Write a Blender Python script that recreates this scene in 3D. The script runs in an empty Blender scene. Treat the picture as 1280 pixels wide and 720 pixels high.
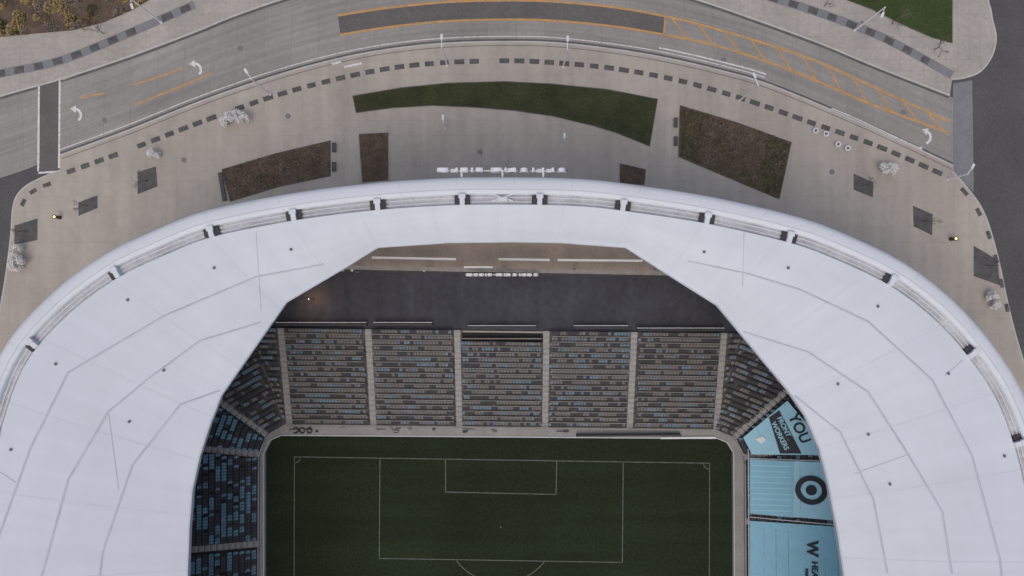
import bpy, math, random
from mathutils import Vector, Matrix
from mathutils.geometry import tessellate_polygon
from mathutils.bvhtree import BVHTree
random.seed(7)
F=865.0; H=109.0
scene=bpy.context.scene
# ---- survey helper: plan position of a point known to stand at height z
def P(px,py,z=0.0):
    k=(H-z)/F
    return Vector(((px-640)*k,-(py-360)*k,z))
def PL(l,z=0.0): return [P(a,b,z) for a,b in l]
def cr(pts,n=8):
    out=[]
    for i in range(len(pts)-1):
        p0=pts[max(i-1,0)];p1=pts[i];p2=pts[i+1];p3=pts[min(i+2,len(pts)-1)]
        for k in range(n):
            t=k/n
            out.append(0.5*((2*p1)+(p2-p0)*t+(2*p0-5*p1+4*p2-p3)*t*t+(3*p1-p0-3*p2+p3)*t**3))
    out.append(pts[-1].copy()); return out
def resample(pts,n):
    L=[0]
    for a,b in zip(pts,pts[1:]): L.append(L[-1]+(b-a).length)
    out=[];j=0
    for i in range(n+1):
        s=L[-1]*i/n
        while j<len(L)-2 and L[j+1]<s: j+=1
        t=(s-L[j])/max(L[j+1]-L[j],1e-9)
        out.append(pts[j].lerp(pts[j+1],min(max(t,0),1)))
    return out
# ---- materials
def mat(name,col,rough=0.8,var=0.12,scale=0.6,fine=0.08,fscale=9,col2=None,brick=None,uv=False,streak=None,emis=None,metal=0,joint=0.75,samt=0.12,wear=None,slab=0.045):
    m=bpy.data.materials.new(name); m.use_nodes=True
    nt=m.node_tree; N=nt.nodes; Lk=nt.links
    b=N['Principled BSDF']; b.inputs['Roughness'].default_value=rough; b.inputs['Metallic'].default_value=metal
    b.inputs['Specular IOR Level'].default_value=0.25
    tc=N.new('ShaderNodeTexCoord'); co=tc.outputs['UV'] if uv else tc.outputs['Object']
    n1=N.new('ShaderNodeTexNoise'); n1.inputs['Scale'].default_value=scale; n1.inputs['Detail'].default_value=5; n1.inputs['Roughness'].default_value=0.6
    Lk.new(co,n1.inputs['Vector'])
    n2=N.new('ShaderNodeTexNoise'); n2.inputs['Scale'].default_value=fscale; n2.inputs['Detail'].default_value=3
    Lk.new(co,n2.inputs['Vector'])
    def mr(src,amt):
        r=N.new('ShaderNodeMapRange'); r.inputs['From Min'].default_value=0.3; r.inputs['From Max'].default_value=0.7
        r.inputs['To Min'].default_value=1-amt; r.inputs['To Max'].default_value=1+amt; Lk.new(src,r.inputs['Value']); return r.outputs['Result']
    def mul(a,bv):
        q=N.new('ShaderNodeMath'); q.operation='MULTIPLY'; Lk.new(a,q.inputs[0]); Lk.new(bv,q.inputs[1]); return q.outputs[0]
    fac=mul(mr(n1.outputs['Fac'],var),mr(n2.outputs['Fac'],fine))
    if streak:
        mp=N.new('ShaderNodeMapping'); mp.inputs['Scale'].default_value=streak; Lk.new(co,mp.inputs['Vector'])
        n3=N.new('ShaderNodeTexNoise'); n3.inputs['Scale'].default_value=1; n3.inputs['Detail'].default_value=4; Lk.new(mp.outputs[0],n3.inputs['Vector'])
        fac=mul(fac,mr(n3.outputs['Fac'],samt))
    base=None
    if brick:
        bt=N.new('ShaderNodeTexBrick'); bt.offset=brick[2] if len(brick)>2 else 0.0
        bt.inputs['Scale'].default_value=1; bt.inputs['Brick Width'].default_value=brick[0]; bt.inputs['Row Height'].default_value=brick[1]
        bt.inputs['Mortar Size'].default_value=0.035; bt.inputs['Mortar Smooth'].default_value=0.3
        c=Vector(col)
        bt.inputs['Color1'].default_value=(*(c*(1-slab)),1); bt.inputs['Color2'].default_value=(*(c*(1+slab)),1); bt.inputs['Mortar'].default_value=(*(c*joint),1)
        Lk.new(co,bt.inputs['Vector']); base=bt.outputs['Color']
    elif col2:
        mx=N.new('ShaderNodeMix'); mx.data_type='RGBA'; mx.inputs[6].default_value=(*col,1); mx.inputs[7].default_value=(*col2,1)
        r=N.new('ShaderNodeMapRange'); r.inputs['From Min'].default_value=0.4 if not wear else wear[0]; r.inputs['From Max'].default_value=0.6 if not wear else wear[1]
        n4=N.new('ShaderNodeTexNoise'); n4.inputs['Scale'].default_value=scale*1.7; n4.inputs['Detail'].default_value=6; n4.inputs['Roughness'].default_value=0.65; Lk.new(co,n4.inputs['Vector'])
        Lk.new(n4.outputs['Fac'],r.inputs['Value']); Lk.new(r.outputs['Result'],mx.inputs[0]); base=mx.outputs[2]
    vm=N.new('ShaderNodeVectorMath'); vm.operation='SCALE'
    if base: Lk.new(base,vm.inputs[0])
    else: vm.inputs[0].default_value=col
    Lk.new(fac,vm.inputs['Scale']); Lk.new(vm.outputs[0],b.inputs['Base Color'])
    if emis:
        b.inputs['Emission Color'].default_value=(*emis[0],1); b.inputs['Emission Strength'].default_value=emis[1]
    return m
M={}
RC=(0.325,0.305,0.28)
M['plaza']=mat('plaza_concrete',(0.465,0.415,0.355),0.9,0.11,0.07,0.05,0.9,brick=(2.4,2.4),joint=0.88,streak=(0.5,0.05,1),slab=0.02,samt=0.09)
M['walk']=mat('sidewalk_concrete',(0.43,0.395,0.35),0.9,0.12,0.15,0.08,1.5,brick=(1.8,1.8),joint=0.84,slab=0.03)
M['road']=mat('road_concrete',RC,0.9,0.12,0.08,0.06,1.2,brick=(4.5,3.6),uv=True,joint=0.76,streak=(0.03,1.4,1),slab=0.035)
M['asph']=mat('asphalt',(0.11,0.106,0.105),0.9,0.15,0.08,0.12,3)
M['asph2']=mat('asphalt_median',(0.155,0.145,0.138),0.9,0.15,0.1,0.12,2)
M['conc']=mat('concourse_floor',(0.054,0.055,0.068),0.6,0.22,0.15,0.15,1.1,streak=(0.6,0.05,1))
M['brownc']=mat('brown_concrete',(0.33,0.275,0.23),0.9,0.15,0.3,0.1,3)
M['ground']=mat('ground_soil',(0.12,0.105,0.08),0.95,0.2,0.05,0.2,2)
M['kerb']=mat('kerb_stone',(0.55,0.53,0.49),0.9,0.1,0.5,0.1,4)
M['gutter']=mat('gutter_dark',(0.14,0.135,0.13),0.9,0.2,0.5,0.1,4)
M['cross']=mat('crosswalk_paving',(0.24,0.24,0.25),0.85,0.1,0.4,0.1,4)
M['crossd']=mat('crosswalk_paving_dark',(0.15,0.14,0.13),0.85,0.1,0.4,0.1,4)
M['pav']=mat('dark_pavers',(0.125,0.118,0.115),0.85,0.25,0.8,0.15,6)
M['paint']=mat('white_road_paint',(0.78,0.77,0.74),0.8,0.08,1.5,0.1,6,col2=(0.45,0.43,0.40),wear=(0.5,0.68))
M['orange']=mat('orange_road_paint',(0.60,0.335,0.12),0.8,0.10,0.6,0.12,5,col2=(0.40,0.30,0.195),wear=(0.46,0.72))
M['lawn']=mat('lawn',(0.046,0.054,0.024),0.95,0.25,0.25,0.25,4,col2=(0.058,0.062,0.029))
M['lawn2']=mat('bright_lawn',(0.052,0.074,0.024),0.95,0.25,0.25,0.25,4)
M['soil']=mat('mulch',(0.125,0.092,0.066),0.95,0.3,0.5,0.3,6)
M['roof']=mat('roof_membrane',(0.655,0.685,0.725),0.6,0.045,1.6,0.015,9,uv=True,streak=(26,1.3,1),samt=0.03)
M['rim']=mat('rim_panel',(0.71,0.73,0.765),0.55,0.03,0.2,0.01,2)
M['seam']=mat('crease_shade_and_trim',(0.53,0.555,0.60),0.6,0.08,0.4,0.03,3)  # grey puts the crease shadows of the membrane steps into colour; trim shares it
M['seam2']=mat('roof_weld',(0.60,0.63,0.67),0.6,0.05,0.4,0.03,3)
M['gap']=mat('roof_gutter',(0.52,0.52,0.53),0.8,0.22,0.25,0.1,2)
M['steel']=mat('painted_steel',(0.62,0.63,0.65),0.5,0.06,1,0.05,5)
M['dark']=mat('dark_metal',(0.06,0.058,0.06),0.5,0.1,1,0.05,5)
M['vent']=mat('vent_grey',(0.17,0.175,0.20),0.6,0.1,1,0.05,5)
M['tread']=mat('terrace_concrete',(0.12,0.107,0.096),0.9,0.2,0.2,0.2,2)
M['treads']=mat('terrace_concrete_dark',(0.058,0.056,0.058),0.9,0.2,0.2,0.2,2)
M['aisle']=mat('stair_concrete',(0.38,0.37,0.35),0.9,0.12,0.6,0.1,5)
M['ledge']=mat('ledge_concrete',(0.33,0.315,0.295),0.9,0.12,0.3,0.1,3)
M['sgrey']=mat('seat_grey',(0.225,0.213,0.20),0.6,0.15,1.5,0.1,6)
M['sdark']=mat('seat_dark',(0.075,0.077,0.085),0.6,0.15,1.5,0.1,6)
M['sblue']=mat('seat_blue',(0.18,0.26,0.31),0.5,0.3,1.0,0.1,6)
M['sblue2']=mat('seat_light_blue',(0.18,0.31,0.385),0.5,0.3,1.0,0.1,6)
M['rail']=mat('galvanised_rail',(0.29,0.27,0.25),0.5,0.2,0.8,0.1,5)
M['pitch']=mat('pitch_turf',(0.0185,0.0285,0.0125),0.95,0.18,0.06,0.28,2.2,streak=(0.02,0.36,1),samt=0.18)
M['line']=mat('pitch_line',(0.155,0.18,0.15),0.9,0.35,1.2,0.1,6)
M['tarp']=mat('blue_tarp',(0.24,0.50,0.63),0.5,0.05,0.4,0.03,3)
M['tarp2']=mat('light_blue_tarp',(0.33,0.60,0.72),0.5,0.05,0.4,0.03,3)
M['ink']=mat('black_ink',(0.02,0.025,0.035),0.5,0.05,1,0.02,3)
M['white']=mat('white_panel',(0.78,0.78,0.79),0.5,0.05,1,0.03,3)
M['bark']=mat('grey_bark',(0.17,0.135,0.11),0.9,0.2,3,0.1,9)
M['pale']=mat('pale_bark',(0.80,0.78,0.75),0.9,0.12,3,0.1,9)
M['leafb']=mat('brown_leaf',(0.155,0.108,0.075),0.9,0.3,1,0.2,9)
M['leafg']=mat('grey_twig',(0.21,0.175,0.15),0.9,0.3,1,0.2,9)
M['leafv']=mat('green_leaf',(0.072,0.082,0.034),0.9,0.3,1,0.2,9)
M['leafy']=mat('yellow_leaf',(0.38,0.28,0.12),0.9,0.3,1,0.2,9)
M['glow']=mat('lamp_glow',(0.9,0.7,0.3),0.5,0,1,0,1,emis=((1,0.65,0.22),2.0))
# ---- mesh builder
YM=-83.0
def empty(name,loc=(0,0,0)):
    o=bpy.data.objects.new(name,None); o.location=loc; scene.collection.objects.link(o); return o
class MB:
    def __init__(s): s.v=[];s.f=[];s.m=[];s.uv={}
    def add(s,vs,fs,mi=0):
        b=len(s.v); s.v+= [tuple(v) for v in vs]
        for f in fs: s.f.append(tuple(b+i for i in f)); s.m.append(mi)
        return b
    def box(s,c,ax,ay,az,mi=0):
        c=Vector(c);ax=Vector(ax);ay=Vector(ay);az=Vector(az)
        vs=[c+sx*ax+sy*ay+sz*az for sz in(-1,1) for sy in(-1,1) for sx in(-1,1)]
        s.add(vs,[(0,2,3,1),(4,5,7,6),(0,1,5,4),(2,6,7,3),(0,4,6,2),(1,3,7,5)],mi)
    def poly(s,outer,holes=(),z=None,mi=0,skirt=None):
        rings=[[Vector((p[0],p[1],p[2] if z is None else z)) for p in r] for r in [outer,*holes]]
        allv=[p for r in rings for p in r]
        tr=tessellate_polygon(rings)
        fs=[]
        for t in tr:
            a,b,c=[allv[i] for i in t]
            fs.append(t if (b-a).cross(c-a).z>0 else (t[0],t[2],t[1]))
        s.add(allv,fs,mi)
        if skirt is not None:
            for r in rings[:1]:
                n=len(r)
                for i in range(n):
                    a=r[i];b=r[(i+1)%n]
                    s.add([a,b,(b.x,b.y,skirt),(a.x,a.y,skirt)],[(0,1,2,3)],mi)
    def strip(s,pts,w,z=None,mi=0,side=0):
        n=len(pts);L=[];R=[]
        for i,p in enumerate(pts):
            d=(pts[min(i+1,n-1)]-pts[max(i-1,0)]); d=Vector((d.x,d.y,0)).normalized(); nn=Vector((-d.y,d.x,0))
            zz=p.z if z is None else z
            a=p+nn*(w*(0.5+side*0.5)); b=p-nn*(w*(0.5-side*0.5))
            L.append((a.x,a.y,zz)); R.append((b.x,b.y,zz))
        s.add(L+R,[(i,i+n,i+n+1,i+1) for i in range(n-1)],mi)
    def tube(s,a,b,r0,r1,k=6,mi=0):
        a=Vector(a);b=Vector(b);d=(b-a).normalized()
        u=d.cross(Vector((0,0,1)) if abs(d.z)<0.9 else Vector((1,0,0))).normalized();w=d.cross(u)
        vs=[]
        for c,r in((a,r0),(b,r1)):
            for i in range(k):
                t=2*math.pi*i/k; vs.append(c+u*math.cos(t)*r+w*math.sin(t)*r)
        s.add(vs,[(i,(i+1)%k,k+(i+1)%k,k+i) for i in range(k)]+[tuple(range(k))[::-1],tuple(range(k,2*k))],mi)
    def build(s,name,mats,parent=None,smooth=False,mirror=False,uvs=None):
        v=list(s.v);f=list(s.f);m=list(s.m)
        if mirror:
            n=len(v); v+=[(a,2*YM-b,c) for a,b,c in s.v]; f+=[tuple(n+i for i in reversed(q)) for q in s.f]; m+=s.m
            if uvs: uvs=list(uvs)+list(uvs)
        me=bpy.data.meshes.new(name); me.from_pydata(v,[],f)
        for q in mats: me.materials.append(M[q])
        me.polygons.foreach_set('material_index',m)
        if smooth: me.polygons.foreach_set('use_smooth',[True]*len(f))
        if uvs:
            ul=me.uv_layers.new(name='UVMap')
            for l in me.loops: ul.data[l.index].uv=uvs[l.vertex_index]
        me.update()
        o=bpy.data.objects.new(name,me); scene.collection.objects.link(o)
        if parent: o.parent=parent
        return o

# =================== STADIUM BOWL GEOMETRY ===================
D=0.885; RISE=0.235; Z0=-4.0
B=[P(322,995,-4),P(325,568,-4),P(334,543,-4),P(357,530,-4),P(893,536,-4),P(918,546,-4),P(930,571,-4),P(933,995,-4)]
B[0].y=YM;B[-1].y=YM
segn=[]
for a,b in zip(B,B[1:]):
    d=(b-a).normalized(); segn.append(Vector((-d.y,d.x,0)))
def offv(i,d):
    if i==0: return B[0]+Vector((segn[0].x*d,0,0))
    if i==len(B)-1: return B[-1]+Vector((segn[-1].x*d,0,0))
    m=(segn[i-1]+segn[i]).normalized(); return B[i]+m*(d/m.dot(segn[i]))
def bowl_d(x,y):
    p=Vector((x,y,0)); return max((p-Vector((B[i].x,B[i].y,0))).dot(segn[i]) for i in range(7))
def bowl_z(x,y): return Z0+RISE*(bowl_d(x,y)/D+0.5)
def PB(px,py,h):
    z=0
    for _ in range(25):
        q=P(px,py,z); z=bowl_z(q.x,q.y)+h
    return P(px,py,z)
ROWS=[34,34,18,18,18,34,34]
hole=[offv(i,17.6*D) for i in range(8)]
hole=hole+[Vector((p.x,2*YM-p.y,0)) for p in reversed(hole)][1:-1]

# =================== GROUND & ROADS ===================
W=900
g=MB(); g.poly([(-W,-W,0),(W,-W,0),(W,W,0),(-W,W,0)],[hole],z=-0.165); g.build('ground',['ground'])
kS_px=[(-420,330),(-200,275),(0,222),(75,193),(160,162),(250,126),(340,95),(420,73),(490,60),(560,53),(640,51),(700,53),(770,61),(830,71),(900,87),(965,106),(1080,154),(1192,206)]
kN_px=[(-420,240),(-200,180),(0,121),(75,100),(160,72),(243,41),(300,18),(380,-8),(500,-35),(640,-46),(760,-32),(870,0),(960,31),(1030,57),(1080,78),(1130,98),(1192,122)]
kS=cr(PL(kS_px),8); kN=cr(PL(kN_px),8)
kSr=resample(kS,150); kNr=resample(kN,150)
r=MB(); uv=[]; K=6; s=0; mid0=None
vs=[]
for i in range(151):
    midp=(kSr[i]+kNr[i])/2
    if mid0 is not None: s+=(midp-mid0).length
    mid0=midp
    for k in range(K+1):
        p=kSr[i].lerp(kNr[i],k/K); w=(kNr[i]-kSr[i]).length
        vs.append((p.x,p.y,-0.145)); uv.append((s,w*k/K))
r.add(vs,[(i*(K+1)+k,(i+1)*(K+1)+k,(i+1)*(K+1)+k+1,i*(K+1)+k+1) for i in range(150) for k in range(K)])
r.build('road',['road'],uvs=uv)
a=MB(); a.poly(PL([(1180,-900),(1330,-900),(1330,2400),(1180,2400)]),z=-0.155)
a.poly(PL([(-130,-900),(60,-900),(60,2400),(-130,2400)]),z=-0.155)
a.build('side_street',['asph'])
# plaza slab
seKerb=cr(PL([(1192,214),(1213,238),(1232,268),(1248,320),(1262,385),(1280,450),(1330,600),(1400,850),(1410,1100)]),6)
swKerb=cr(PL([(-160,1100),(-150,850),(-60,600),(-16,450),(2,370),(12,300),(16,255),(28,235),(50,222),(75,212)]),6)
i0=min(range(len(kS)),key=lambda i:(kS[i]-P(76,193)).length)
plN=kS[i0:]
outer=swKerb+plN+seKerb
outer=outer+[Vector((p.x,2*YM-p.y,0)) for p in reversed(outer) if p.y<-60]
p=MB(); p.poly(outer,[hole],z=0.0,skirt=-0.165); p.build('plaza',['plaza'])
# north sidewalks
j=min(range(len(kN)),key=lambda i:(kN[i]-P(1185,120)).length)
nw=[P(-420,-500)]+kN[:j+1]+cr(PL([(1190,100),(1206,98),(1226,90),(1241,70),(1246,45),(1240,15),(1234,-60),(1234,-500)]),5)
n=MB(); n.poly(nw,z=0.0,skirt=-0.165); n.build('sidewalk',['walk'])
# kerbs
k=MB()
k.strip(plN,0.26,0.004,0,side=-1); k.strip(plN,0.35,-0.139,1,side=1)
k.strip([q for q in kN[:j+1]],0.26,0.004,0,side=1); k.strip(kN[:j+1],0.35,-0.139,1,side=-1)
k.strip(seKerb,0.22,0.004,0,side=-1); k.strip(swKerb,0.22,0.004,0,side=-1)
k.strip(cr(PL([(1190,100),(1206,98),(1226,90),(1241,70),(1246,45),(1240,15),(1234,-60),(1234,-500)]),5),0.22,0.005,0,side=1)
k.build('kerb',['kerb','gutter'])
k=MB(); 
def offs(pts,o):
    out=[];n=len(pts)
    for i,q in enumerate(pts):
        d=(pts[min(i+1,n-1)]-pts[max(i-1,0)]).normalized(); out.append(q+Vector((-d.y,d.x,0))*o)
    return out
k.strip(offs(plN,-0.75),0.1,0.004,0); k.build('drain_channel',['gutter'])
# crosswalks
c=MB(); c.poly(PL([(49,95),(74,93),(74,212),(49,216)]),z=-0.137,mi=1)
c.poly(PL([(1192,104),(1216,100),(1218,240),(1192,214)]),z=-0.137,mi=0)
c.strip(PL([(48,97),(47,214)]),0.3,-0.132,2); c.strip(PL([(74,93),(73,210)]),0.3,-0.132,2)
c.strip(PL([(47,216),(75,214)]),0.3,-0.132,2)
c.build('crosswalk',['cross','crossd','paint'])
# markings
o1=cr(PL([(422,19),(480,10),(560,2),(640,0),(700,2),(770,9),(832,20),(900,37),(1010,72),(1100,112),(1187,152)]),6)
o2=cr(PL([(425,43),(490,33),(560,26),(640,24),(700,26),(770,33),(830,43),(900,58),(990,88),(1090,130),(1187,166)]),6)
mk=MB()
md=MB(); md.poly([*o1[:37],*reversed(o2[:37])],z=-0.138)
mk2=md.build('median_asphalt',['asph2'])
mk.strip(o1,0.36,-0.131); mk.strip(o2,0.36,-0.131)
o1r=resample(o1[36:],100); o2r=resample(o2[36:],100)
for i in range(2,96,9):
    mk.strip([o1r[i],o2r[min(i+6,100)]],0.26,-0.127)
mk.strip([o1[36],o2[36]],0.3,-0.127)
for l in ([(165,106),(195,97),(228,85)],[(168,131),(215,112),(265,91)],[(100,122),(130,116)]):
    mk.strip(PL(l),0.26,-0.131)
wl=offs(kS,1.3)
iA=min(range(len(kS)),key=lambda i:(kS[i]-P(820,69)).length); iB=min(range(len(kS)),key=lambda i:(kS[i]-P(968,107)).length)
mk.strip(wl[iA:iB],0.22,-0.131,1)
mk.strip(offs(kS,0.75)[i0:iB],0.14,-0.131,1)
mk.strip(cr(PL([(1040,135),(1075,150),(1150,185)]),4),0.18,-0.131,1)
mk.strip(PL([(78,98),(118,84)]),0.4,-0.129,1)
for q in ([(415,80),(426,77)],[(430,84),(452,79)]): mk.strip(PL(q),0.35,0.006,1)
mk.build('road_marking',['orange','paint'])
def arrow(px,py,ang,flip=1):
    m_=MB(); pts=[]
    for i in range(9):
        t=i/8; a_=math.radians(-60+150*t); pts.append(Vector((0.75*math.cos(a_)*flip,0.95*math.sin(a_),0)))
    m_.strip(pts,0.4,0)
    e=pts[-1]; dx=Vector((-1*flip,0.1,0)); up=Vector((0,1,0))
    m_.add([e+up*0.6,e-up*0.6,e+dx*0.95],[(0,1,2)])
    o=m_.build('turn_arrow_marking',['paint']); o.location=P(px,py,-0.129); o.location.z=-0.129; o.rotation_euler[2]=math.radians(ang); return o
arrow(245,87,10,1) ; arrow(95,144,0,1); arrow(1157,172,-20,1); arrow(1149,195,-20,1)
# manholes and drains
for q,z in (((300,60),-0.14),((905,75),-0.14),((130,150),-0.14),((1130,140),-0.14),((360,145),0.004),((1040,215),0.004),((230,200),0.004),((600,190),0.004)):
    m_=MB(); c_=P(*q,0); ring=[(c_.x+0.38*math.cos(i*math.pi/10),c_.y+0.38*math.sin(i*math.pi/10),z) for i in range(20)]
    m_.add(ring,[tuple(range(20))]); 
    rin=[(c_.x+0.28*math.cos(i*math.pi/10),c_.y+0.28*math.sin(i*math.pi/10),z+0.004) for i in range(20)]; m_.add(rin,[tuple(range(20))],1)
    m_.build('manhole_cover',['gutter','cross'])
# paver strips
def blocks(name,pxl,step,ln,w):
    b_=MB(); c_=cr(PL(pxl),6); L=sum((y-x).length for x,y in zip(c_,c_[1:])); n_=int(L/step); rs=resample(c_,n_)
    for i in range(n_):
        d=(rs[i+1]-rs[i]).normalized(); nn=Vector((-d.y,d.x,0)); q=rs[i].lerp(rs[i+1],0.5)
        if random.random()<0.05: continue
        b_.box((q.x,q.y,0.03),d*ln/2*random.uniform(.85,1.05),nn*w/2,(0,0,0.03))
    return b_.build(name,['pav'])
blocks('paver_band',[(80,217),(165,186),(250,153),(340,121),(420,99),(490,85),(560,78),(640,76),(700,79),(770,86),(850,101),(930,124),(1010,152),(1100,184),(1180,219)],2.35,1.55,0.75)
blocks('paver_band',[(1195,228),(1215,250),(1231,280),(1243,315),(1253,360),(1262,400)],3.4,1.5,0.6)
blocks('paver_band',[(25,262),(32,246),(45,236),(68,228)],2.4,1.3,0.6)
b_=MB()
for l in ([(-60,108),(0,92),(75,76),(160,42),(243,6)],[(955,-6),(1030,18),(1110,50),(1190,94)]):
    cc=cr(PL(l),6); b_.strip(cc,1.35,0.006)
b_.build('paver_verge',['cross'])
blocks('paver_band',[(-60,108),(0,92),(75,76),(160,42),(243,6)],3.0,1.6,1.0)
blocks('paver_band',[(955,-6),(1030,18),(1110,50),(1190,94)],3.2,1.5,1.0)

# planting beds
def inside(pt,poly):
    x,y=pt; r_=False; n_=len(poly)
    for i in range(n_):
        a_=poly[i];b2=poly[i-1]
        if (a_.y>y)!=(b2.y>y) and x<(b2.x-a_.x)*(y-a_.y)/(b2.y-a_.y)+a_.x: r_=not r_
    return r_
def scatter(name,poly,dens,mats,wts,smin,smax,hmax,clump=None):
    b_=MB(); xs=[q.x for q in poly];ys=[q.y for q in poly]
    A=(max(xs)-min(xs))*(max(ys)-min(ys)); 
    cl=None
    if clump:
        cl=[(random.uniform(min(xs),max(xs)),random.uniform(min(ys),max(ys)),random.uniform(*clump[1]),random.choices(range(len(mats)),wts)[0]) for _ in range(int(A*clump[0]))]
    for _ in range(int(A*dens)):
        mi=None
        if cl:
            c_=random.choice(cl); r_=c_[2]*math.sqrt(random.random()); t=random.uniform(0,6.28); x=c_[0]+r_*math.cos(t);y=c_[1]+r_*math.sin(t)
            zz=hmax*max(0.1,(1-(r_/c_[2])**2))*random.uniform(0.5,1.0)*c_[2]/clump[1][1]; mi=c_[3] if random.random()<0.85 else None
        else:
            x=random.uniform(min(xs),max(xs));y=random.uniform(min(ys),max(ys)); zz=random.uniform(0.06,hmax)
        if not inside((x,y),poly): continue
        if mi is None: mi=random.choices(range(len(mats)),wts)[0]
        sz=random.uniform(smin,smax); u=Vector((random.gauss(0,1),random.gauss(0,1),random.gauss(0,0.3))).normalized()
        w=u.cross(Vector((random.gauss(0,.4),random.gauss(0,.4),1))).normalized()
        c_=Vector((x,y,zz)); b_.add([c_-u*sz,c_+w*sz*0.5,c_+u*sz,c_-w*sz*0.5],[(0,1,2,3)],mi)
    return b_.build(name,mats)
def bed(name,pxl,m_,z=0.05,kerb=True):
    pl=PL(pxl); b_=MB(); b_.poly(pl,z=z,mi=0,skirt=0.0)
    if kerb: b_.strip(pl+[pl[0]],0.14,z+0.012,1)
    b_.build(name,[m_,'gutter']); return pl
top=[(441,120),(500,110),(560,104),(630,102),(690,105),(760,112),(822,124)]; bot=[(812,183),(770,166),(740,157),(690,145),(640,138),(590,134),(540,132),(490,135),(445,141)]
lp=PL(top+bot); b_=MB(); b_.poly(lp,z=0.05,skirt=0); b_.strip(lp+[lp[0]],0.14,0.062,1); b_.build('lawn',['lawn','gutter'])
scatter('grass',lp,3,['leafv','leafb'],[6,1],0.05,0.12,0.12)
for pxl,w in (([(278,212),(345,192),(413,176),(413,220),(350,233),(288,252)],[4,2,2]),([(449,168),(485,166),(485,225),(453,228)],[5,1.0,0.4]),([(775,205),(807,212),(805,231),(775,228)],[5,1,0.4]),([(850,132),(920,153),(989,178),(974,249),(910,222),(848,196)],[3,1.2,3])):
    pl=bed('planting_bed',pxl,'soil'); scatter('ground_cover_plants',pl,13,['leafb','leafg','leafv'],w,0.08,0.22,0.25)
scatter('ground_cover_plants',PL([(852,135),(880,143),(876,205),(850,194)]),26,['leafv','leafb'],[6,1],0.08,0.2,0.25)
scatter('ground_cover_plants',PL([(960,170),(987,179),(973,247),(950,238)]),26,['leafv','leafb'],[6,1],0.08,0.2,0.25)
scatter('shrubs',PL([(885,150),(950,172),(940,225),(880,200)]),9,['leafg','leafb'],[4,2],0.06,0.16,0.8,clump=(0.15,(0.6,1.4)))
scatter('shrubs',PL([(330,200),(405,182),(405,215),(335,230)]),9,['leafg','leafb'],[4,2],0.06,0.16,0.8,clump=(0.15,(0.6,1.4)))
for pxl in ([(172,215),(195,208),(197,233),(172,243)],[(98,253),(122,244),(122,260),(98,270)],[(18,282),(47,273),(47,300),(18,306)],[(1067,217),(1092,228),(1091,247),(1067,237)],[(1141,257),(1166,268),(1165,294),(1142,283)],[(1217,307),(1247,325),(1250,357),(1217,345)]):
    pl=PL(pxl); b_=MB(); b_.poly(pl,z=0.008); b_.build('tree_pit',['pav'])
pl=bed('lawn',[(1060,-300),(1058,0),(1090,12),(1130,32),(1165,47),(1190,54),(1191,-300)],'lawn2')
pl=PL([(-200,-200),(-200,58),(0,46),(90,38),(130,28),(165,13),(190,-2),(210,-60),(230,-200)]); b_=MB(); b_.poly(pl,z=0.05,skirt=0); b_.build('planting_bed',['soil'])
pls=PL([(-40,-40),(-40,58),(0,46),(90,38),(130,28),(165,13),(190,-2),(200,-40)])
scatter('shrubs',pls,48,['leafy','leafb','leafg','leafv'],[4.5,3,2,1.5],0.08,0.22,1.1,clump=(0.3,(0.4,1.3)))
scatter('shrubs',PL([(1075,28),(1195,80),(1190,66),(1085,17)]),6,['leafg','leafb'],[3,2],0.08,0.2,0.7,clump=(0.05,(0.5,1.1)))
def bench(px,py,ang,ln=2.2):
    b_=MB(); b_.box((0,0,0.42),(ln/2,0,0),(0,0.3,0),(0,0,0.05))
    for sx in(-1,1): b_.box((sx*ln*0.36,0,0.185),(0.08,0,0),(0,0.25,0),(0,0,0.185))
    for i in range(3): b_.box((0,-0.2+0.2*i,0.482),(ln/2*0.98,0,0),(0,0.07,0),(0,0,0.012))
    o=b_.build('park_bench',['pav']); o.location=P(px,py,0); o.rotation_euler[2]=math.radians(ang)
for q in ((277,222,-80),(279,234,-80),(281,246,-80),(418,185,90),(418,209,90),(844,154,88),(844,177,88)): bench(*q,ln=1.5)

# trees
def tree(name,px,py,h,m_,spread=0.5,levels=5,r0=0.09,start=0.3,tw=0):
    b_=MB(); base=P(px,py,0.0)
    def br(p_,d,l,r_,lv):
        q=p_+d*l; b_.tube(p_,q,r_,r_*0.68,5 if lv>3 else 3)
        if lv==0:
            for _ in range(tw):
                u=Vector((random.gauss(0,1),random.gauss(0,1),random.gauss(0,0.6))).normalized(); w_=u.cross(Vector((random.gauss(0,.5),random.gauss(0,.5),1))).normalized()
                c_=q+Vector((random.gauss(0,.13),random.gauss(0,.13),random.gauss(0,.13))); s_=random.uniform(.08,.18)
                b_.add([c_-u*s_,c_+w_*s_*.5,c_+u*s_,c_-w_*s_*.5],[(0,1,2,3)])
            return
        for _ in range(3 if lv>1 else 4):
            nd=(d+Vector((random.gauss(0,spread),random.gauss(0,spread),random.gauss(0.05,spread*0.6)))).normalized()
            br(p_.lerp(q,random.uniform(0.6,1)),nd,l*random.uniform(0.6,0.85),r_*0.62,lv-1)
    br(Vector((0,0,0)),Vector((random.uniform(-.05,.05),random.uniform(-.05,.05),1)).normalized(),h*start,r0,levels)
    o=b_.build(name,[m_]); o.location=base; return o
for q in ((184,226),(110,257),(1080,232),(1154,276),(1232,332),(33,290)): tree('bare_tree',*q,4.2,'bark',0.45,4,0.07)
for q in ((130,42),(1115,28),(1168,62),(1030,8)): tree('bare_tree',*q,4.5,'bark',0.5,4,0.08)
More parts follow.
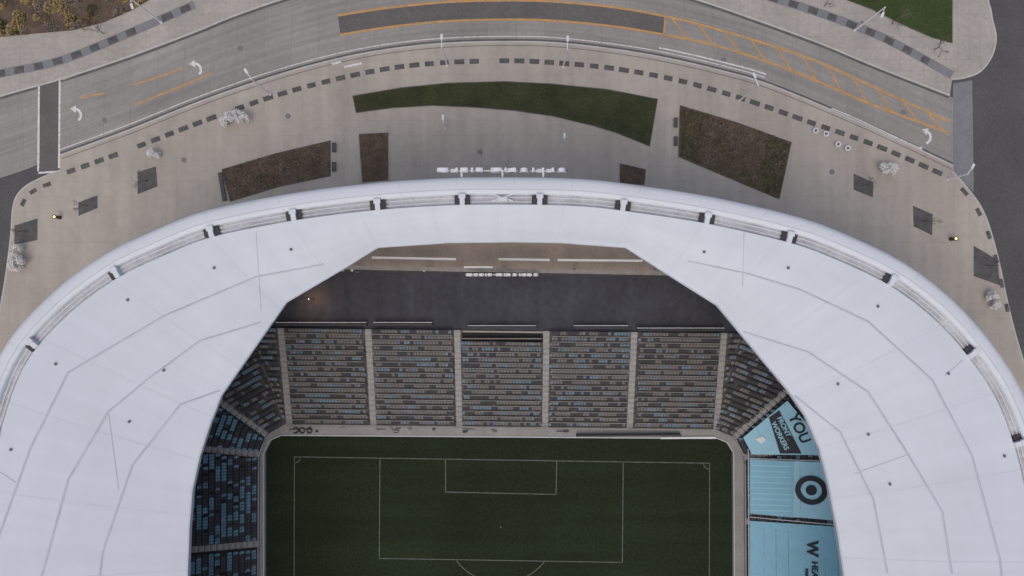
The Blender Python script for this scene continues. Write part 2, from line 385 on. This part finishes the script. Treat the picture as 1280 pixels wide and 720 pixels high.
for q,h in (((305,148),4.0),((293,152),4.2),((281,155),3),((194,192),2.6),((28,320),4.2),((25,333),3.6),((29,311),3.2),((1100,212),3.4),((1111,214),3.4),((1237,370),3),((1239,383),2.6)):
    tree('pale_bark_tree',*q,h,'pale',0.5,4,0.12,0.21,tw=9)
def lamp(px,py,h,arm,name='street_lamp'):
    b_=MB(); b_.tube((0,0,0),(0,0,0.3),0.24,0.22,10); b_.tube((0,0,0.3),(0,0,h),0.15,0.10,10)
    a_=Vector((*arm,0)); 
    if a_.length>0:
        e=Vector((0,0,h))+a_+Vector((0,0,0.25)); b_.tube((0,0,h-0.2),e,0.08,0.06,8)
        d=a_.normalized(); nn=Vector((-d.y,d.x,0)); b_.box(e+d*0.35,d*0.4,nn*0.17,(0,0,0.06)); b_.box(e+d*0.35+Vector((0,0,-0.08)),d*0.3,nn*0.1,(0,0,0.02))
    o=b_.build(name,['white']); o.location=P(px,py,0)
lamp(559,82,8.5,(0,1.0)); lamp(704,84,8.5,(0,1.0)); lamp(924,126,8.5,(-0.5,1.0)); lamp(338,118,8,(-0.5,0.8)); lamp(1068,38,9,(-0.4,-0.9)); lamp(202,28,9,(0.3,-0.9)); lamp(1184,224,5,(0.4,0.8)); lamp(703,182,4,(0,0.3)); lamp(557,160,4,(0,0.3))
for q in ((75,272),(1188,299)):
    b_=MB(); b_.tube((0,0,0),(0,0,0.15),0.3,0.28,12,0); b_.tube((0,0,0.15),(0,0,1.2),0.28,0.22,8,0); b_.tube((0,0,1.2),(0,0,1.4),0.3,0.36,12,0); b_.tube((0,0,1.4),(0,0,1.5),0.2,0.1,12,1)
    o=b_.build('path_lamp',['dark','glow']); o.location=P(*q,0)
for q in ((1018,164),(1031,168),(1046,181),(1058,186)):
    b_=MB(); b_.tube((0,0,0),(0,0,0.45),0.25,0.42,12,0); b_.tube((0,0,0.45),(0,0,0.52),0.46,0.46,12,0); b_.tube((0,0,0.52),(0,0,0.62),0.25,0.12,12,1)
    o=b_.build('concrete_planter',['white','leafg']); o.location=P(*q,0)

# =================== STADIUM ===================
stad=empty('stadium',(0,0,0))
x0=-1.7; Yc=-36.0
outp=PL([(-80,1210),(-80,1000),(-76,850),(-69,740),(-57,640),(-36,540),(0,440),(60,369),(128,318),(190,288),(255,263),(364,241),(468,228),(560,222),(640,221),(725,223),(790,230),(893,246),(1000,271),(1060,293),(1130,327),(1190,372),(1240,427),(1280,490),(1308,570),(1322,650),(1330,740),(1334,850),(1336,1000),(1336,1210)],24)
OC=resample(cr(outp,8),300)
INN=PL([(231,1175),(231,850),(233,740),(236,660),(240,612),(249,570),(262,530),(276,494),(357,378),(430,335),(472,309),(560,303),(640,302),(700,303),(782,309),(835,343),(897,382),(985,488),(1007,520),(1024,560),(1036,606),(1048,670),(1058,740),(1062,850),(1064,1175)],20.5)
def hit(o,d,curve):
    best=None
    for a_,b2 in zip(curve,curve[1:]):
        ex=b2.x-a_.x;ey=b2.y-a_.y; den=d[0]*ey-d[1]*ex
        if abs(den)<1e-9: continue
        wx=a_.x-o[0];wy=a_.y-o[1]
        t=(wx*ey-wy*ex)/den; u=(wx*d[1]-wy*d[0])/den
        if t>0 and -1e-6<=u<=1+1e-6 and (best is None or t<best): best=t
    return Vector((o[0]+d[0]*best,o[1]+d[1]*best,0)) if best else None
st=[]
ys=[Yc-(-YM+Yc)*(1-i/12) for i in range(12)]
for y in ys: st.append(((x0,max(y,YM+0.01)),(-1,0)))
angs=[math.radians(180-2*i) for i in range(91)]
for q in INN:
    if q.y>Yc: angs.append(math.atan2(q.y-Yc,q.x-x0))
angs=sorted(set(round(a_,4) for a_ in angs if 0<=a_<=math.pi),reverse=True)
for a_ in angs: st.append(((x0,Yc),(math.cos(a_),math.sin(a_))))
for y in reversed(ys): st.append(((x0,max(y,YM+0.01)),(1,0)))
offc={}
def ringat(o):
    if o not in offc: offc[o]=offs(OC,-o)
    c_=offc[o]; return [hit(s_[0],s_[1],c_) or hit(s_[0],s_[1],OC) for s_ in st]
def loft(prof,mi,mb):
    rings=[[Vector((q.x,q.y,z)) for q in ringat(o)] for o,z in prof]
    n_=len(st)
    base=mb.add([q for r_ in rings for q in r_],[(a_*n_+i,a_*n_+i+1,(a_+1)*n_+i+1,(a_+1)*n_+i) for a_ in range(len(rings)-1) for i in range(n_-1)],mi)
rim=MB(); loft([(0.05,22.6),(0.0,23.7),(0.12,23.95),(0.6,24.1),(1.5,24.15),(2.0,24.1),(2.12,23.95),(2.14,23.5)],0,rim); rim.build('rim',['rim'],stad,smooth=True,mirror=True)
gp=MB(); loft([(2.14,23.5),(3.4,23.5)],0,gp); gp.build('roof_gutter',['gap'],stad,mirror=True)
fc=MB(); loft([(0.05,22.6),(0.5,18),(1.3,9),(1.5,0.01)],0,fc); fc.build('facade',['rim'],stad,smooth=True,mirror=True)
rl=MB()
for o,z in ((2.5,23.72),(3.02,23.72)):
    rr=[Vector((q.x,q.y,z)) for q in ringat(o)]; rl.strip(rr,0.1,z)
rl.strip([Vector((q.x,q.y,24.165)) for q in ringat(1.55)],0.07,24.17,2)
rl.build('gutter_rail',['rim','gap','seam'],stad,mirror=True)
rj=MB(); rA=ringat(0.15);rB=ringat(2.0)
for i in range(3,len(st)-3,5):
    a_=Vector((rA[i].x,rA[i].y,23.99));b2=Vector((rB[i].x,rB[i].y,24.125)); m_=a_.lerp(b2,0.3); m_.z=24.13
    rj.strip([a_,m_,b2],0.05)
rj.build('rim_joints',['seam'],stad,mirror=True)
# membrane
MM=12; a0=ringat(3.4); inn=[hit(s_[0],s_[1],INN) for s_ in st]
rf=MB(); vs=[]; ruv=[]; cum=[0]
for p_,q_ in zip(a0,a0[1:]): cum.append(cum[-1]+(q_-p_).length)
for j_ in range(MM+1):
    u=j_/MM; z=23.9-3.4*u+0.5*math.sin(math.pi*u)
    for i in range(len(st)): q=a0[i].lerp(inn[i],u); vs.append(Vector((q.x,q.y,z))); ruv.append((cum[i]/60,u))
n_=len(st)
faces=[(a_*n_+i,a_*n_+i+1,(a_+1)*n_+i+1,(a_+1)*n_+i) for a_ in range(MM) for i in range(n_-1)]
rf.add(vs,faces)
bvh=BVHTree.FromPolygons([tuple(v) for v in vs],faces)
rf.build('roof_membrane',['roof'],stad,smooth=True,mirror=True,uvs=ruv)
wd=MB()
for i in range(6,len(st)-6,6):
    pts=[vs[j_*n_+i]+Vector((0,0,0.012)) for j_ in range(MM+1)]; wd.strip(pts,0.07)
wd.build('membrane_welds',['seam2'],stad,mirror=True)
ed=MB()
e0=[Vector((q.x,q.y,20.5)) for q in inn]; 
ed.add([*e0,*[q-Vector((0,0,0.9)) for q in e0]],[(i,i+1,n_+i+1,n_+i) for i in range(n_-1)],0)
f0=[Vector((q.x,q.y,23.9)) for q in a0]; ed.add([*f0,*[q-Vector((0,0,0.4)) for q in f0]],[(i,i+1,n_+i+1,n_+i) for i in range(n_-1)],0)
ed.strip([q+Vector((0,0,0.02)) for q in e0],0.22,20.53,0)
ed.build('roof_edge_trim',['seam'],stad,mirror=True)
CAM=Vector((0,0,H))
def onroof(px,py,lift=0.02):
    d=(P(px,py,20)-CAM).normalized(); h_=bvh.ray_cast(CAM,d)
    if h_[0] is None: return None
    return h_[0]+Vector((0,0,lift))
sm=MB()
def seam(l,w=0.28,h_=0.05):  # raised ridge; its darker grey paints the soft shadow at a crease
    pts=[]
    for (a_,b1),(c_,d_) in zip(l,l[1:]):
        m_=max(2,int(math.hypot(c_-a_,d_-b1)/12))
        for i in range(m_): 
            q=onroof(a_+(c_-a_)*i/m_,b1+(d_-b1)*i/m_)
            if q: pts.append(q)
    n2=len(pts)
    if n2<2: return
    up=Vector((0,0,h_)); L_=[];T=[];R_=[]
    for i,q in enumerate(pts):
        d=(pts[min(i+1,n2-1)]-pts[max(i-1,0)]).normalized(); nn=Vector((-d.y,d.x,0))*w/2
        L_.append(q+nn);T.append(q+up);R_.append(q-nn)
    sm.add(L_+T+R_,[(i,i+n2,i+n2+1,i+1) for i in range(n2-1)]+[(i+n2,i+2*n2,i+2*n2+1,i+n2+1) for i in range(n2-1)])
for l in ([(405,330),(320,346),(205,395),(85,466),(38,560),(-5,680),(-15,800)],[(325,403),(250,426),(190,470),(135,515),(85,600),(52,720),(45,800)],[(275,488),(225,506),(165,582),(128,690),(120,760)],
          [(860,326),(935,342),(1000,362),(1085,402),(1165,475),(1215,570),(1250,700),(1258,780)],[(918,411),(1010,440),(1085,490),(1130,560),(1178,640),(1192,730)],[(975,480),(1050,540),(1092,625),(1112,730)]):
    seam(l)
for l in ([(320,290),(327,400)],[(930,290),(928,372)],[(135,512),(150,625)],[(1068,592),(1150,563)],[(0,590),(30,610)],[(1180,470),(1215,440)]): seam(l,0.1,0.02)
sm.build('roof_seams_shaded',['seam'],stad)
vt=MB()
for q in ((268,335),(160,375),(205,463),(70,455),(162,527),(14,562),(364,312),(985,335),(1097,383),(1185,467),(1085,543),(1047,480),(1112,605),(1255,570),(880,315)):
    c_=onroof(*q,0)
    if c_: vt.tube(c_,c_+Vector((0,0,0.12)),0.13,0.13,10); vt.tube(c_+Vector((0,0,0.12)),c_+Vector((0,0,0.2)),0.19,0.15,10)
vt.build('roof_vents',['vent'],stad)
bk=MB()
for q in ((-28,540),(35,427),(140,333),(263,287),(368,268),(470,255),(576,247),(679,247),(783,257),(886,272),(992,293),(1118,343),(1222,438),(1280,548)):
    c_=P(*q,24); i=min(range(len(OC)),key=lambda i:(Vector((OC[i].x,OC[i].y,24))-c_).length)
    d=(OC[min(i+1,300)]-OC[i-1]); d.z=0; d.normalize(); nn=Vector((d.y,-d.x,0))
    b0=Vector((OC[i].x,OC[i].y,0))+nn*2.75
    bk.box(b0+Vector((0,0,23.86)),d*0.3,nn*0.7,(0,0,0.42),0)
    bk.box(b0+Vector((0,0,24.2))-nn*0.4,d*0.42,nn*0.26,(0,0,0.18),0)
    bk.box(b0+Vector((0,0,23.72))-d*0.66,d*0.3,nn*0.5,(0,0,0.2),1)  # dark plate beside the bracket, doubling as its painted side shadow
    if abs(c_.x)<40: bk.box(b0+Vector((0,0,23.72))+d*0.66,d*0.3,nn*0.5,(0,0,0.2),1)  # same shadow-dark plate on the other side
for sx in(-1,1):
    c_=P(628,247,23.9)
    bk.box(c_,(1.3,0.45*sx,0),(-0.035*sx,0.08,0),(0,0,0.06),0)
bk.box(P(628,249,24),(0.6,0,0),(0,0.25,0),(0,0,0.1),0)
bk.build('brackets',['rim','dark'],stad)

# terraces
tr=MB(); nS=7
for s_ in range(nS):
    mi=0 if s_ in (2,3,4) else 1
    for kx in range(ROWS[s_]):
        z=Z0+RISE*(kx+1); zp=z-RISE
        a_=offv(s_,kx*D);b2=offv(s_+1,kx*D);c_=offv(s_+1,(kx+1)*D);d_=offv(s_,(kx+1)*D)
        if s_==3 and kx>=16:
            xl,xr=P(578,410).x,P(680,410).x
            t1=(xl-a_.x)/(b2.x-a_.x);t2=(xr-a_.x)/(b2.x-a_.x);t3=(xl-d_.x)/(c_.x-d_.x);t4=(xr-d_.x)/(c_.x-d_.x)
            parts=[(a_,a_.lerp(b2,t1),d_.lerp(c_,t3),d_),(a_.lerp(b2,t2),b2,c_,d_.lerp(c_,t4))]
        else: parts=[(a_,b2,c_,d_)]
        for (A1,B1,C1,D1) in parts:
            f_=lambda q,zz:(q.x,q.y,zz)
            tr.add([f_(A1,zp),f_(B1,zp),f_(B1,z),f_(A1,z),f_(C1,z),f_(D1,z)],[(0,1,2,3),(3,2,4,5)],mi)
            if kx==ROWS[s_]-1 : tr.add([f_(D1,z),f_(C1,z),f_(C1,-0.3),f_(D1,-0.3)],[(0,1,2,3)],mi)
for v_,sg in ((2,1),(5,1)):
    for kx in range(18,34):
        a_=offv(v_,kx*D);b2=offv(v_,(kx+1)*D);z=Z0+RISE*(kx+1)
        tr.add([(a_.x,a_.y,0),(b2.x,b2.y,0),(b2.x,b2.y,z),(a_.x,a_.y,z)],[(0,1,2,3)],1)
tr.add([(P(578,410).x,offv(3,15.9*D).y-0.2,Z0+RISE*16-0.01),(P(680,410).x,offv(3,15.9*D).y-0.2,Z0+RISE*16-0.01),(P(680,410).x,offv(3,18.2*D).y,Z0+RISE*16-0.01),(P(578,410).x,offv(3,18.2*D).y,Z0+RISE*16-0.01)],[(0,1,2,3)],1)
tr.build('seating_terrace',['tread','treads'],stad)
I2=PL([(330,995),(330,566),(338,550),(352,544),(897,548),(909,553),(917,566),(919,995)],-4); I2[0].y=YM;I2[-1].y=YM
lg=MB(); lg.add([*B,*I2,*[Vector((q.x,q.y,-5.05)) for q in I2]],[(i,i+1,8+i+1,8+i) for i in range(7)]+[(8+i,9+i,17+i,16+i) for i in range(7)])
lg.build('pitch_wall',['ledge'],stad,mirror=True)
ln=MB(); 
ln.strip(offs(I2,-0.0),0.16,-3.9,0)
ln.strip(offs(B,-0.12),0.08,-3.1,0)
ln.build('wall_coping',['steel'],stad,mirror=True)
cl=MB()
def railing(pts,z,h_,mb,mi=0,step=1.8,bars=2):
    L=sum((b2-a_).length for a_,b2 in zip(pts,pts[1:])); rs=resample(pts,max(2,int(L/step)))
    for q in rs: mb.tube((q.x,q.y,z),(q.x,q.y,z+h_),0.03,0.03,5,mi)
    for kx in range(bars):
        zz=z+h_*(1-kx/bars)
        for a_,b2 in zip(rs,rs[1:]): mb.tube((a_.x,a_.y,zz),(b2.x,b2.y,zz),0.035,0.035,5,mi)
railing([Vector((q.x,q.y,0)) for q in offs(B,-0.1)],-4,1.1,cl)
cl.box(P(785,543,-4)+Vector((0,0,0.45)),(8.5,0.08,0),(0,0.12,0),(0,0,0.45),1)
cl.box(P(860,547,-4)+Vector((0,0,0.1)),(4.5,0.05,0),(0,0.15,0),(0,0,0.12),2)
for q in (370,378,387):
    c_=P(q,538,-4)
    for i in range(12):
        t=i*math.pi/6; t2=t+math.pi/6
        cl.tube(c_+Vector((.42*math.cos(t),.42*math.sin(t),.15)),c_+Vector((.42*math.cos(t2),.42*math.sin(t2),.15)),0.12,0.12,6,1)
for _ in range(26):
    c_=P(random.uniform(360,720),random.uniform(534,541),-4); cl.box(c_+Vector((0,0,0.15)),(random.uniform(.1,.6),0,0),(0,random.uniform(.06,.2),0),(0,0,0.15),random.choice([0,0,1]))
cl.build('front_railing',['rail','dark','white'],stad)
ai=MB()
def aisle(fn,tan,rows,w=0.5):
    for kx in range(rows):
        q=fn((kx+0.5)*D); o_=(fn((kx+1)*D)-fn(kx*D))/2; z=Z0+RISE*(kx+1)
        ai.box((q.x,q.y,z-0.05),tan*w,o_*0.99,(0,0,0.06))
        q=fn((kx+0.8)*D); ai.box((q.x,q.y,z+0.06),tan*w*0.97,o_*0.4,(0,0,0.055),1)
XA=[-36.3,-22.6,-8.6,5.4,19.2,33.3]
ybase=lambda x:B[3].y+(B[4].y-B[3].y)*(x-B[3].x)/(B[4].x-B[3].x)
for x in XA: aisle(lambda d,x=x:Vector((x,ybase(x)+d,0)),Vector((1,0,0)),18)
for v_,rw in ((1,34),(2,20),(5,20),(6,34)):
    m_=(segn[v_-1]+segn[v_]).normalized(); aisle(lambda d,v_=v_:offv(v_,d),Vector((-m_.y,m_.x,0)),rw)
YL=[-41.7,-55.5,-69]; YR=[-38.0,-52,-66]
for y in YL: aisle(lambda d,y=y:Vector((B[0].x-d+(B[1].x-B[0].x)*0.7,y,0)),Vector((0,1,0)),34)
for y in YR: aisle(lambda d,y=y:Vector((B[7].x+d+(B[6].x-B[7].x)*0.7,y,0)),Vector((0,1,0)),34)
ai.build('aisle_stairs',['aisle','ledge'],stad)
se=MB()
def seatbox(c,t,o_,mi):
    up=Vector((0,0,1))
    a_=c+up*0.42; hw=t*0.21
    se.add([a_-hw-o_*0.2,a_+hw-o_*0.2,a_+hw+o_*0.17,a_-hw+o_*0.17],[(0,1,2,3)],mi)
    se.add([a_-hw-o_*0.2,a_+hw-o_*0.2,a_+hw-o_*0.2-up*0.1,a_-hw-o_*0.2-up*0.1],[(0,1,2,3)],mi)
    b2=c+up*0.42+o_*0.2
    se.add([b2-hw,b2+hw,b2+hw+up*0.42+o_*0.07,b2-hw+up*0.42+o_*0.07],[(0,1,2,3)],mi)
    e=b2+up*0.42+o_*0.07
    se.add([e-hw,e+hw,e+hw+o_*0.05,e-hw+o_*0.05],[(0,1,2,3)],mi)
for s_ in range(7):
    o_=segn[s_]; 
    for kx in range(ROWS[s_]):
        z=Z0+RISE*(kx+1); a_=offv(s_,(kx+0.6)*D);b2=offv(s_+1,(kx+0.6)*D); L=(b2-a_).length; t=(b2-a_).normalized()
        north=s_==3; cur=0; run=0
        n_s=int(L/0.5)
        for i in range(n_s):
            if run<=0:
                run=random.choice([1,1,1,2,2,3]); rr=random.random()
                if s_==3: cur=2 if rr<0.22 else (1 if rr<0.45 else 0)
                elif s_ in(2,4): cur=2 if rr<0.22 else (1 if rr<0.7 else 0)
                elif s_<2: cur=3 if rr<0.5 else 1
                else: cur=2 if rr<0.3 else 1
            run-=1
            dd=0.25+i*0.5; q=a_+t*dd
            if dd<0.6 and s_ in(1,2,5,6): continue
            if L-dd<0.6 and s_ in(0,1,4,5): continue
            if q.y<-78: continue
            if north and min(abs(q.x-x) for x in XA)<0.72: continue
            if north and kx>=16 and P(578,410).x<q.x<P(680,410).x: continue
            if s_==0 and min(abs(q.y-y) for y in YL)<0.72: continue
            if s_==6 and min(abs(q.y-y) for y in YR)<0.72: continue
            if random.random()<0.04: continue
            seatbox(Vector((q.x,q.y,z)),t,o_,cur)
se.build('seats',['sgrey','sdark','sblue','sblue2'],stad)
rr_=MB()
for kx in range(18):
    z=Z0+RISE*(kx+1)+0.95; y0=(kx+0.12)*D
    for x1,x2 in zip([B[3].x+0.2]+XA,XA+[B[4].x-0.2]):
        if x2-x1<1.6: continue
        if kx>=16 and x1>-9 and x2<6: continue
        a_=Vector((x1+0.75,ybase(x1)+y0,z));b2=Vector((x2-0.75,ybase(x2)+y0,z))
        rr_.box((a_+b2)/2,(b2-a_)/2,(0,0.05,0),(0,0,0.03))
rr_.build('terrace_rails',['rail'],stad)
# concourse
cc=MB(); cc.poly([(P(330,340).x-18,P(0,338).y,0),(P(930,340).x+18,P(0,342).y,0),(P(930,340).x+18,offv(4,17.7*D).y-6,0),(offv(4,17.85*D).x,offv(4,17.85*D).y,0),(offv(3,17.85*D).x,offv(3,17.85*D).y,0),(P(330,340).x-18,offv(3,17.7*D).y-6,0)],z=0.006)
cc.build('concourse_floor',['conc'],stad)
cc=MB(); cc.poly(PL([(300,280),(960,280),(960,340),(300,336)]),z=0.010); cc.build('gate_floor',['brownc'],stad)
cb=MB()
for a_,b2,y1,y2 in ((465,570,322,324),(623,687,324,325),(697,803,325,326)):
    q1=P(a_,y1,3.2);q2=P(b2,y2,3.2); cb.box((q1+q2)/2,(q2-q1)/2,(0,0.17,0),(0,0,0.15),0)
    for t in(0.08,0.5,0.92):
        q=q1.lerp(q2,t); cb.tube((q.x,q.y,0),(q.x,q.y,3.1),0.07,0.07,6,1)
q1=P(430,334,4.5);q2=P(835,342,4.5); cb.box((q1+q2)/2,(q2-q1)/2,(0,0.28,0),(0,0,0.2),3)
cb.box((q1+q2)/2+Vector((0,-0.5,-0.25)),(q2-q1)/2,(0,0.18,0),(0,0,0.1),2)
q1=P(580,334,5.5);q2=P(616,334,5.5); cb.box((q1+q2)/2,(q2-q1)/2,(0,0.12,0),(0,0,0.3),0)
for x in (440,530,628,720,825):
    q=P(x,338,4.4); cb.tube((q.x,q.y,0),(q.x,q.y,4.4),0.2,0.2,8,1)
cb.build('gate_canopy',['white','steel','dark','rail'],stad)
bw=MB()
for x1,x2,y in ((345,458,403),(467,540,403),(585,670,407),(717,785,407),(797,905,410)):
    a_=P(x1,y,0.9);b2=P(x2,y,0.9); 
    bw.box(Vector(((a_.x+b2.x)/2,a_.y,1.0)),((b2.x-a_.x)/2,0,0),(0,0.05,0),(0,0,0.05),0)
    bw.box(Vector(((a_.x+b2.x)/2,a_.y-0.35,0.45)),((b2.x-a_.x)/2,0,0),(0,0.16,0),(0,0,0.4),1)
    n2=int((b2.x-a_.x)/1.6)
    for i in range(n2+1):
        x=a_.x+(b2.x-a_.x)*i/n2; bw.box((x,a_.y+0.02,0.5),(0.03,0,0),(0,0.03,0),(0,0,0.5),0)
bw.box((-1.6,offv(3,16.1*D).y,0.4),(6.2,0,0),(0,0.06,0),(0,0,0.5),2)
bw.build('concourse_railing',['steel','dark','brownc'],stad)
# pitch -----------------------------------------
pt=empty('soccer_pitch')
pm=MB(); Iz=[Vector((q.x,q.y,-5)) for q in offs(I2,0.4)]
pm.poly(Iz+[Vector((q.x,2*YM-q.y,-5)) for q in reversed(Iz)][1:-1],z=-5.0); pm.build('turf',['pitch'],pt)
lm=MB(); zl=-4.992
def ll(l,w=0.12): lm.strip(PL(l,-5),w,zl)
ll([(367,995),(368,571)]);ll([(368,571),(887,579)]);ll([(887,579),(886,995)])
ll([(475,573),(474,698)]);ll([(474,698),(778,703)]);ll([(778,703),(779,577)])
ll([(557,574),(557,616)]);ll([(557,615),(695,618)]);ll([(695,618),(696,576)])
c_=P(626,659,-5); arc=[]
for i in range(41):
    t=math.radians(-90-53+106*i/40); arc.append(c_+Vector((9.15*math.cos(t),9.15*math.sin(t),0)))
lm.strip(arc,0.12,zl)
for cx,cy,a0_,a1_ in ((368,571,-90,0),(887,579,180,270)):
    q=P(cx,cy,-5); lm.strip([q+Vector((math.cos(math.radians(a0_+(a1_-a0_)*i/10)),math.sin(math.radians(a0_+(a1_-a0_)*i/10)),0)) for i in range(11)],0.12,zl)
lm.add([c_+Vector((0.14*math.cos(i),0.14*math.sin(i),0.01)) for i in range(6)],[(0,1,2,3,4,5)])
lm.build('pitch_lines',['line'],pt)
# banners
def banner(name,corn,m_,h_=0.75):
    b_=MB(); cs=[PB(*q,h_) for q in corn]; nu,nv=14,24; vs=[]
    for j_ in range(nv+1):
        for i in range(nu+1):
            u=i/nu;v_=j_/nv; q=cs[0].lerp(cs[1],u).lerp(cs[3].lerp(cs[2],u),v_); q=q+Vector((0,0,0.035*math.sin(u*nu*math.pi*0.9)+random.uniform(-0.015,0.015))); vs.append(q)
    b_.add(vs,[(j_*(nu+1)+i,j_*(nu+1)+i+1,(j_+1)*(nu+1)+i+1,(j_+1)*(nu+1)+i) for j_ in range(nv) for i in range(nu)])
    e=empty(name); b_.build('tarp',[m_],e,smooth=True); return e
def flat(e,corn,m_,h_,nm='panel'):
    b_=MB(); cs=[PB(*q,h_) for q in corn]; b_.add(cs,[tuple(range(len(cs)))]); b_.build(nm,[m_],e)
def text(e,body,px,py,dirpx,size,m_,h_,ext=0.0,nm='lettering',bold=0.03):
    cu=bpy.data.curves.new('t','FONT'); cu.body=body; cu.size=size; cu.align_x='CENTER'; cu.align_y='CENTER'; cu.extrude=ext; cu.offset=bold
    ob=bpy.data.objects.new('t',cu); scene.collection.objects.link(ob); dg=bpy.context.evaluated_depsgraph_get(); dg.update()
    me=bpy.data.meshes.new_from_object(ob.evaluated_get(dg)); bpy.data.objects.remove(ob)
    me.materials.clear(); me.materials.append(M[m_])
    o=bpy.data.objects.new(nm,me); scene.collection.objects.link(o); o.parent=e
    c_=PB(px,py,h_); q=PB(px+dirpx[0]*10,py+dirpx[1]*10,h_); w=PB(px+dirpx[1]*10,py-dirpx[0]*10,h_)
    X=(q-c_).normalized(); U=(w-c_); U=(U-X*U.dot(X)).normalized(); Z=X.cross(U)
    o.matrix_local=Matrix(((X.x,U.x,Z.x,c_.x),(X.y,U.y,Z.y,c_.y),(X.z,U.z,Z.z,c_.z),(0,0,0,1)))
e=banner('advertising_banner',[(929,547),(984,501),(1042,569),(940,568)],'tarp2')
flat(e,[(961,522),(974,513),(1002,567),(975,567)],'ink',0.86)
text(e,'YOU',999,536,(0.45,0.89),2.3,'ink',0.88,bold=0.06)
text(e,'FRONT LINE',984,542,(0.45,0.89),1.05,'tarp2',0.9)
text(e,'WORKERS',975,545,(0.45,0.89),1.05,'tarp2',0.9)
flat(e,[(944,549),(953,545),(958,549),(952,555),(948,552)],'white',0.88,'bird_logo')
e=banner('advertising_banner',[(937,574),(1050,579),(1050,651),(937,642)],'tarp2')
flat(e,[(937,574),(992,577),(992,647),(937,642)],'tarp',0.86)
for yy in range(581,640,7): flat(e,[(939,yy),(988,yy+1.5),(988,yy+3),(939,yy+1.5)],'tarp2',0.875,'stripe')
c_=PB(1014,613,0.9)
b_=MB(); sl=RISE/D
def disc(r0,r1):
    vs=[];
    for i in range(48):
        t=i*math.pi/24
        for r_ in(r0,r1): vs.append((c_.x+r_*math.cos(t),c_.y+r_*math.sin(t),c_.z+r_*math.cos(t)*sl))
    b_.add(vs,[(2*i,2*i+1,(2*i+3)%96,(2*i+2)%96) for i in range(48)])
disc(1.5,2.3); disc(0.0,0.8); b_.build('bullseye_logo',['ink'],e)
e=banner('advertising_banner',[(937,651),(1055,659),(1060,760),(937,748)],'tarp')
text(e,'W',1015,686,(0,1),2.3,'ink',0.9,bold=0.08); text(e,'HEALTH',1018,722,(0,1),1.35,'ink',0.9); text(e,'PARTNERS',1008,724,(0,1),0.7,'ink',0.9)
rb=MB(); 
for l in ([(936,572),(1045,576)],[(936,645),(1045,655)],[(934,560),(935,740)]):
    a_=PB(*l[0],0.5);b2=PB(*l[1],0.5); rb.tube(a_+Vector((0,0,.5)),b2+Vector((0,0,.5)),0.07,0.07,6)
rb.build('aisle_handrail',['steel'],stad)
# signs
def sign(name,px1,px2,py,z,body,size,arms):
    e=empty(name); a_=P(px1,py,z);b2=P(px2,py+1,z); c_=(a_+b2)/2; b_=MB()
    d=(b2-a_)/2
    b_.box(c_-Vector((0,0,0.1)),d,(0,0.07,0),(0,0,0.07))
    for x in arms:
        q=P(x,py,z); b_.box((q.x,c_.y-0.55,z-0.1),(0.12,0,0),(0,0.6,0),(0,0,0.1)); b_.box((q.x,c_.y-0.15,z+0.4),(0.12,0,0),(0,0.12,0),(0,0,0.55))
    b_.build('frame',['white'],e)
    cu=bpy.data.curves.new('t','FONT'); cu.body=body; cu.size=size; cu.align_x='CENTER'; cu.extrude=0.22; cu.offset=0.03; cu.space_character=1.15
    ob=bpy.data.objects.new('t',cu); scene.collection.objects.link(ob); dg=bpy.context.evaluated_depsgraph_get(); dg.update()
    me=bpy.data.meshes.new_from_object(ob.evaluated_get(dg)); bpy.data.objects.remove(ob); me.materials.clear(); me.materials.append(M['white'])
    w=max(v.co.x for v in me.vertices)-min(v.co.x for v in me.vertices); sc=2*d.length/w
    o=bpy.data.objects.new('letters',me); scene.collection.objects.link(o); o.parent=e
    o.location=c_; o.rotation_euler=(math.radians(90),0,math.radians(180)); o.scale=(sc,1,1)
sign('rooftop_sign',546,709,213,23.2,'ALLIANZ FIELD',1.5,(577,628,679))
sign('gate_sign',582,674,343,6,'ALLIANZ FIELD',0.8,())
q=P(385,374,3.0)
b_=MB(); b_.tube((q.x,q.y,0),(q.x,q.y,3.0),0.06,0.05,8,0); b_.tube((q.x,q.y,3.0),(q.x,q.y,3.15),0.09,0.12,8,0); b_.build('concourse_lamp',['dark'])
ld=bpy.data.lights.new('concourse_lamp_bulb','POINT'); ld.energy=300; ld.color=(1,0.6,0.3); ld.shadow_soft_size=0.2
lo=bpy.data.objects.new('concourse_lamp_bulb',ld); lo.location=(q.x,q.y,2.7); scene.collection.objects.link(lo)

# =================== LIGHT, CAMERA ===================
w=bpy.data.worlds.new('World'); scene.world=w; w.use_nodes=True; nt=w.node_tree
sk=nt.nodes.new('ShaderNodeTexSky'); sk.sky_type='NISHITA'; sk.sun_disc=False; sk.sun_elevation=math.radians(62); sk.sun_rotation=math.radians(200); sk.air_density=1.0; sk.dust_density=4.0; sk.ozone_density=1.0
nt.links.new(sk.outputs[0],nt.nodes['Background'].inputs[0]); nt.nodes['Background'].inputs[1].default_value=0.115
sl_=bpy.data.lights.new('sun','SUN'); sl_.energy=0.7; sl_.angle=math.radians(100); sl_.color=(1,0.93,0.85)
so=bpy.data.objects.new('sun',sl_); scene.collection.objects.link(so); so.rotation_euler=(math.radians(28),0,math.radians(-20))
cd=bpy.data.cameras.new('camera'); cd.sensor_width=36; cd.lens=F/1280*36; cd.clip_end=3000; cd.clip_start=1
co=bpy.data.objects.new('camera',cd); co.location=(0,0,H); scene.collection.objects.link(co); scene.camera=co
scene.view_settings.view_transform='Standard'; scene.view_settings.look='None'; scene.view_settings.exposure=0
